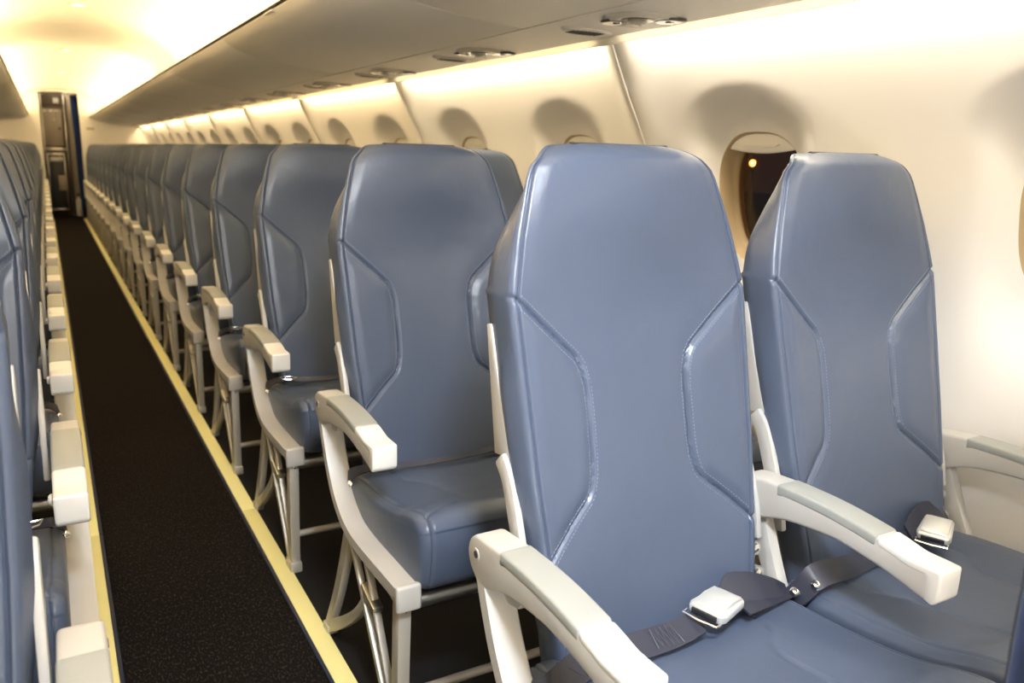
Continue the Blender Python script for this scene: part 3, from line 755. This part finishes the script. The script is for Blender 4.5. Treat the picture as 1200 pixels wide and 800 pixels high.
MB().box(-.06, .02, gy - .014, gy - .008, 1.80, 1.88, .003).build('notice', 'pale', g, og)
for x in (.092, -.238): MB().box(x - .010, x + .010, gy - .03, gy + .02, .0, 1.98, .003).build('post', 'steel', g, og)
tag(g, 'tall brown galley cupboard seen through the doorway at the end of the aisle', 'cupboard')
t = empty('service_trolley', (-.10, gy - .1, 0)); og = (-.10, gy - .1, 0)
ty0, ty1 = gy - .24, gy - .04
MB().box(-.215, .025, ty0, ty1, .10, .98, .008).build('body', 'trolley', t, og)
for x in (-.215, .025): MB().box(x - .008, x + .008, ty0 - .008, ty0 + .012, .10, .99, .003).build('frame_post', 'steel', t, og)
MB().box(-.223, .033, ty0 - .012, ty1, .98, 1.01, .004).build('top', 'steel', t, og)
MB().box(-.18, .0, ty0 - .014, ty0 + .004, .88, .95, .006).build('handle', 'pale', t, og)
MB().box(-.085, .012, ty0 - .010, ty0 + .004, .42, .66, .004).build('drawer_front', 'galley', t, og)
MB().box(-.21, .02, ty0 - .010, ty0 + .004, .10, .13, .003).build('brake_bar', 'steel', t, og)
for x in (-.19, 0.0):
    for y in (ty0 + .03, ty1 - .03):
        MB().lathe([(.045, -.012), (.05, -.008), (.05, .008), (.045, .012)], (x, y, .05), (1, 0, 0), 20).build('wheel', 'dark', t, og)
tag(t, 'dark metal framed service trolley standing under the galley counter', 'trolley')
pn = empty('lobby_partition', (.19, 15.3, 0)); og = (.19, 15.3, 0)
MB().prism([(.115, 15.35), (.235, 15.25), (.255, 15.27), (.135, 15.38)], 0, 1.97, 'z', .004).build('partition_panel', 'galley', pn, og)
MB().prism([(.108, 15.335), (.125, 15.32), (.138, 15.345), (.12, 15.36)], 0, 1.97, 'z', .003).build('edge_post', 'steel', pn, og)
tag(pn, 'beige partition standing between the galley cupboard and the dark blue curtain', 'partition')
ex = empty('stowed_bottle', (.17, 15.2, 0)); og = (.17, 15.2, 0)
MB().lathe([(.045, 0), (.05, .01), (.05, .24), (.035, .28), (.018, .30), (.018, .33)], (.17, 15.2, 0), n=20).build('bottle_body', 'pale', ex, og)
MB().lathe([(.02, .33), (.02, .36), (.01, .37)], (.17, 15.2, 0), n=14).build('valve', 'dark', ex, og)
tag(ex, 'pale upright cylinder standing at the foot of the beige partition', 'cylinder')
def curtain(name, label, line, z0, z1, amp, folds, rail, cloth='curtain'):
    root = empty(name, (line(0, 1)[0], line(0, 1)[1], z0)); og = root.location[:]
    mb = MB(); NU, NZ = 70, 30
    for j in range(NZ + 1):
        v = j / NZ
        for th in (0,):
            for i in range(NU + 1):
                u = i / NU; x, y, nx, ny = line(u, v); o_ = amp * math.sin(u * folds * 2 * math.pi) * (.6 + .4 * v)
                mb.v.append((x + nx * o_, y + ny * o_, z0 + (z1 - z0) * v))
    n = NU + 1; base = len(mb.v)
    mb.v += [(x + .002, y + .003, z) for x, y, z in mb.v]
    mb.f = [(j * n + i, j * n + i + 1, (j + 1) * n + i + 1, (j + 1) * n + i) for j in range(NZ) for i in range(NU)]
    mb.f += [tuple(base + q for q in f[::-1]) for f in mb.f]
    for i in range(NU):
        mb.f += [(i, base + i, base + i + 1, i + 1), (NZ * n + i, NZ * n + i + 1, base + NZ * n + i + 1, base + NZ * n + i)]
    for j in range(NZ): mb.f += [(j * n, (j + 1) * n, base + (j + 1) * n, base + j * n), (j * n + NU, base + j * n + NU, base + (j + 1) * n + NU, (j + 1) * n + NU)]
    mb.build('cloth', cloth, root, og, sharp=70)
    rail(root, og)
    tag(root, label, 'curtain'); return root
def far_line(u, v):
    a = float(np.interp(v, [0, .30, .62, 1], [.215, .185, .185, .165])); b = float(np.interp(v, [0, .4, .62, 1], [.262, .268, .27, .270]))
    return (a + (b - a) * u, 14.84 + .05 * u, 0, 1)
curtain('doorway_curtain', 'dark blue curtain gathered at the right side of the far doorway', far_line, .02, 1.90, .014, 3,
        lambda r, og: MB().tube([(-.25, 14.85, 1.908), (.268, 14.85, 1.908)], .008, 10).build('rail', 'steel', r, og), 'doorway_cloth')
def near_line(u, v): return (.392 + .13 * u, .300 - .10 * u, .6, .8)
curtain('divider_curtain', 'navy blue curtain edge at the lower right border, nearest the camera', near_line, .015, 1.455, .012, 5,
        lambda r, og: MB().tube([(.385, .306, 1.46), (.56, .17, 1.46)], .007, 10).build('rail', 'steel', r, og))
sg = MB().box(.355, .47, YB - .006, YB, 1.385, 1.42, .002).build('bulkhead_placard', 'sign')
tag(sg, 'small grey placard on the far bulkhead, right of the doorway', 'sign')
# ------------------------------------------------------------------ outside in the dark
struct(MB().box(2, 80, -20, 160, -2.6, -2.5).build('ground_apron', 'night'))
lm = empty('lamp_mast', (0, 0, -2.5))
def ray(u, v):
    fw = Vector((math.sin(YAW) * math.cos(PITCH), math.cos(YAW) * math.cos(PITCH), -math.sin(PITCH)))
    r = Vector((math.cos(YAW), -math.sin(YAW), 0)); up = r.cross(fw)
    r2 = math.cos(ROLL) * r + math.sin(ROLL) * up; u2 = -math.sin(ROLL) * r + math.cos(ROLL) * up
    return fw + r2 * (u - 600) / F_PX - u2 * (v - 400) / F_PX
LP = (30.7, 31.2, .55)
d_ = ray(882, 191); LP = tuple(Vector(CAM) + d_ * 40)
lm.location = (LP[0], LP[1], -2.5); og = lm.location[:]
MB().tube([(LP[0], LP[1], -2.5), (LP[0], LP[1], LP[2] - .12)], [.10, .06], 10).build('pole', 'night', lm, og)
MB().lathe([(.02, -.13), (.09, -.07), (.11, 0), (.09, .07), (.03, .11)], LP, n=20).build('lamp_head', 'orange', lm, og)
tag(lm, 'orange lamp glowing in the dark outside the nearest fully visible window', 'lamp')
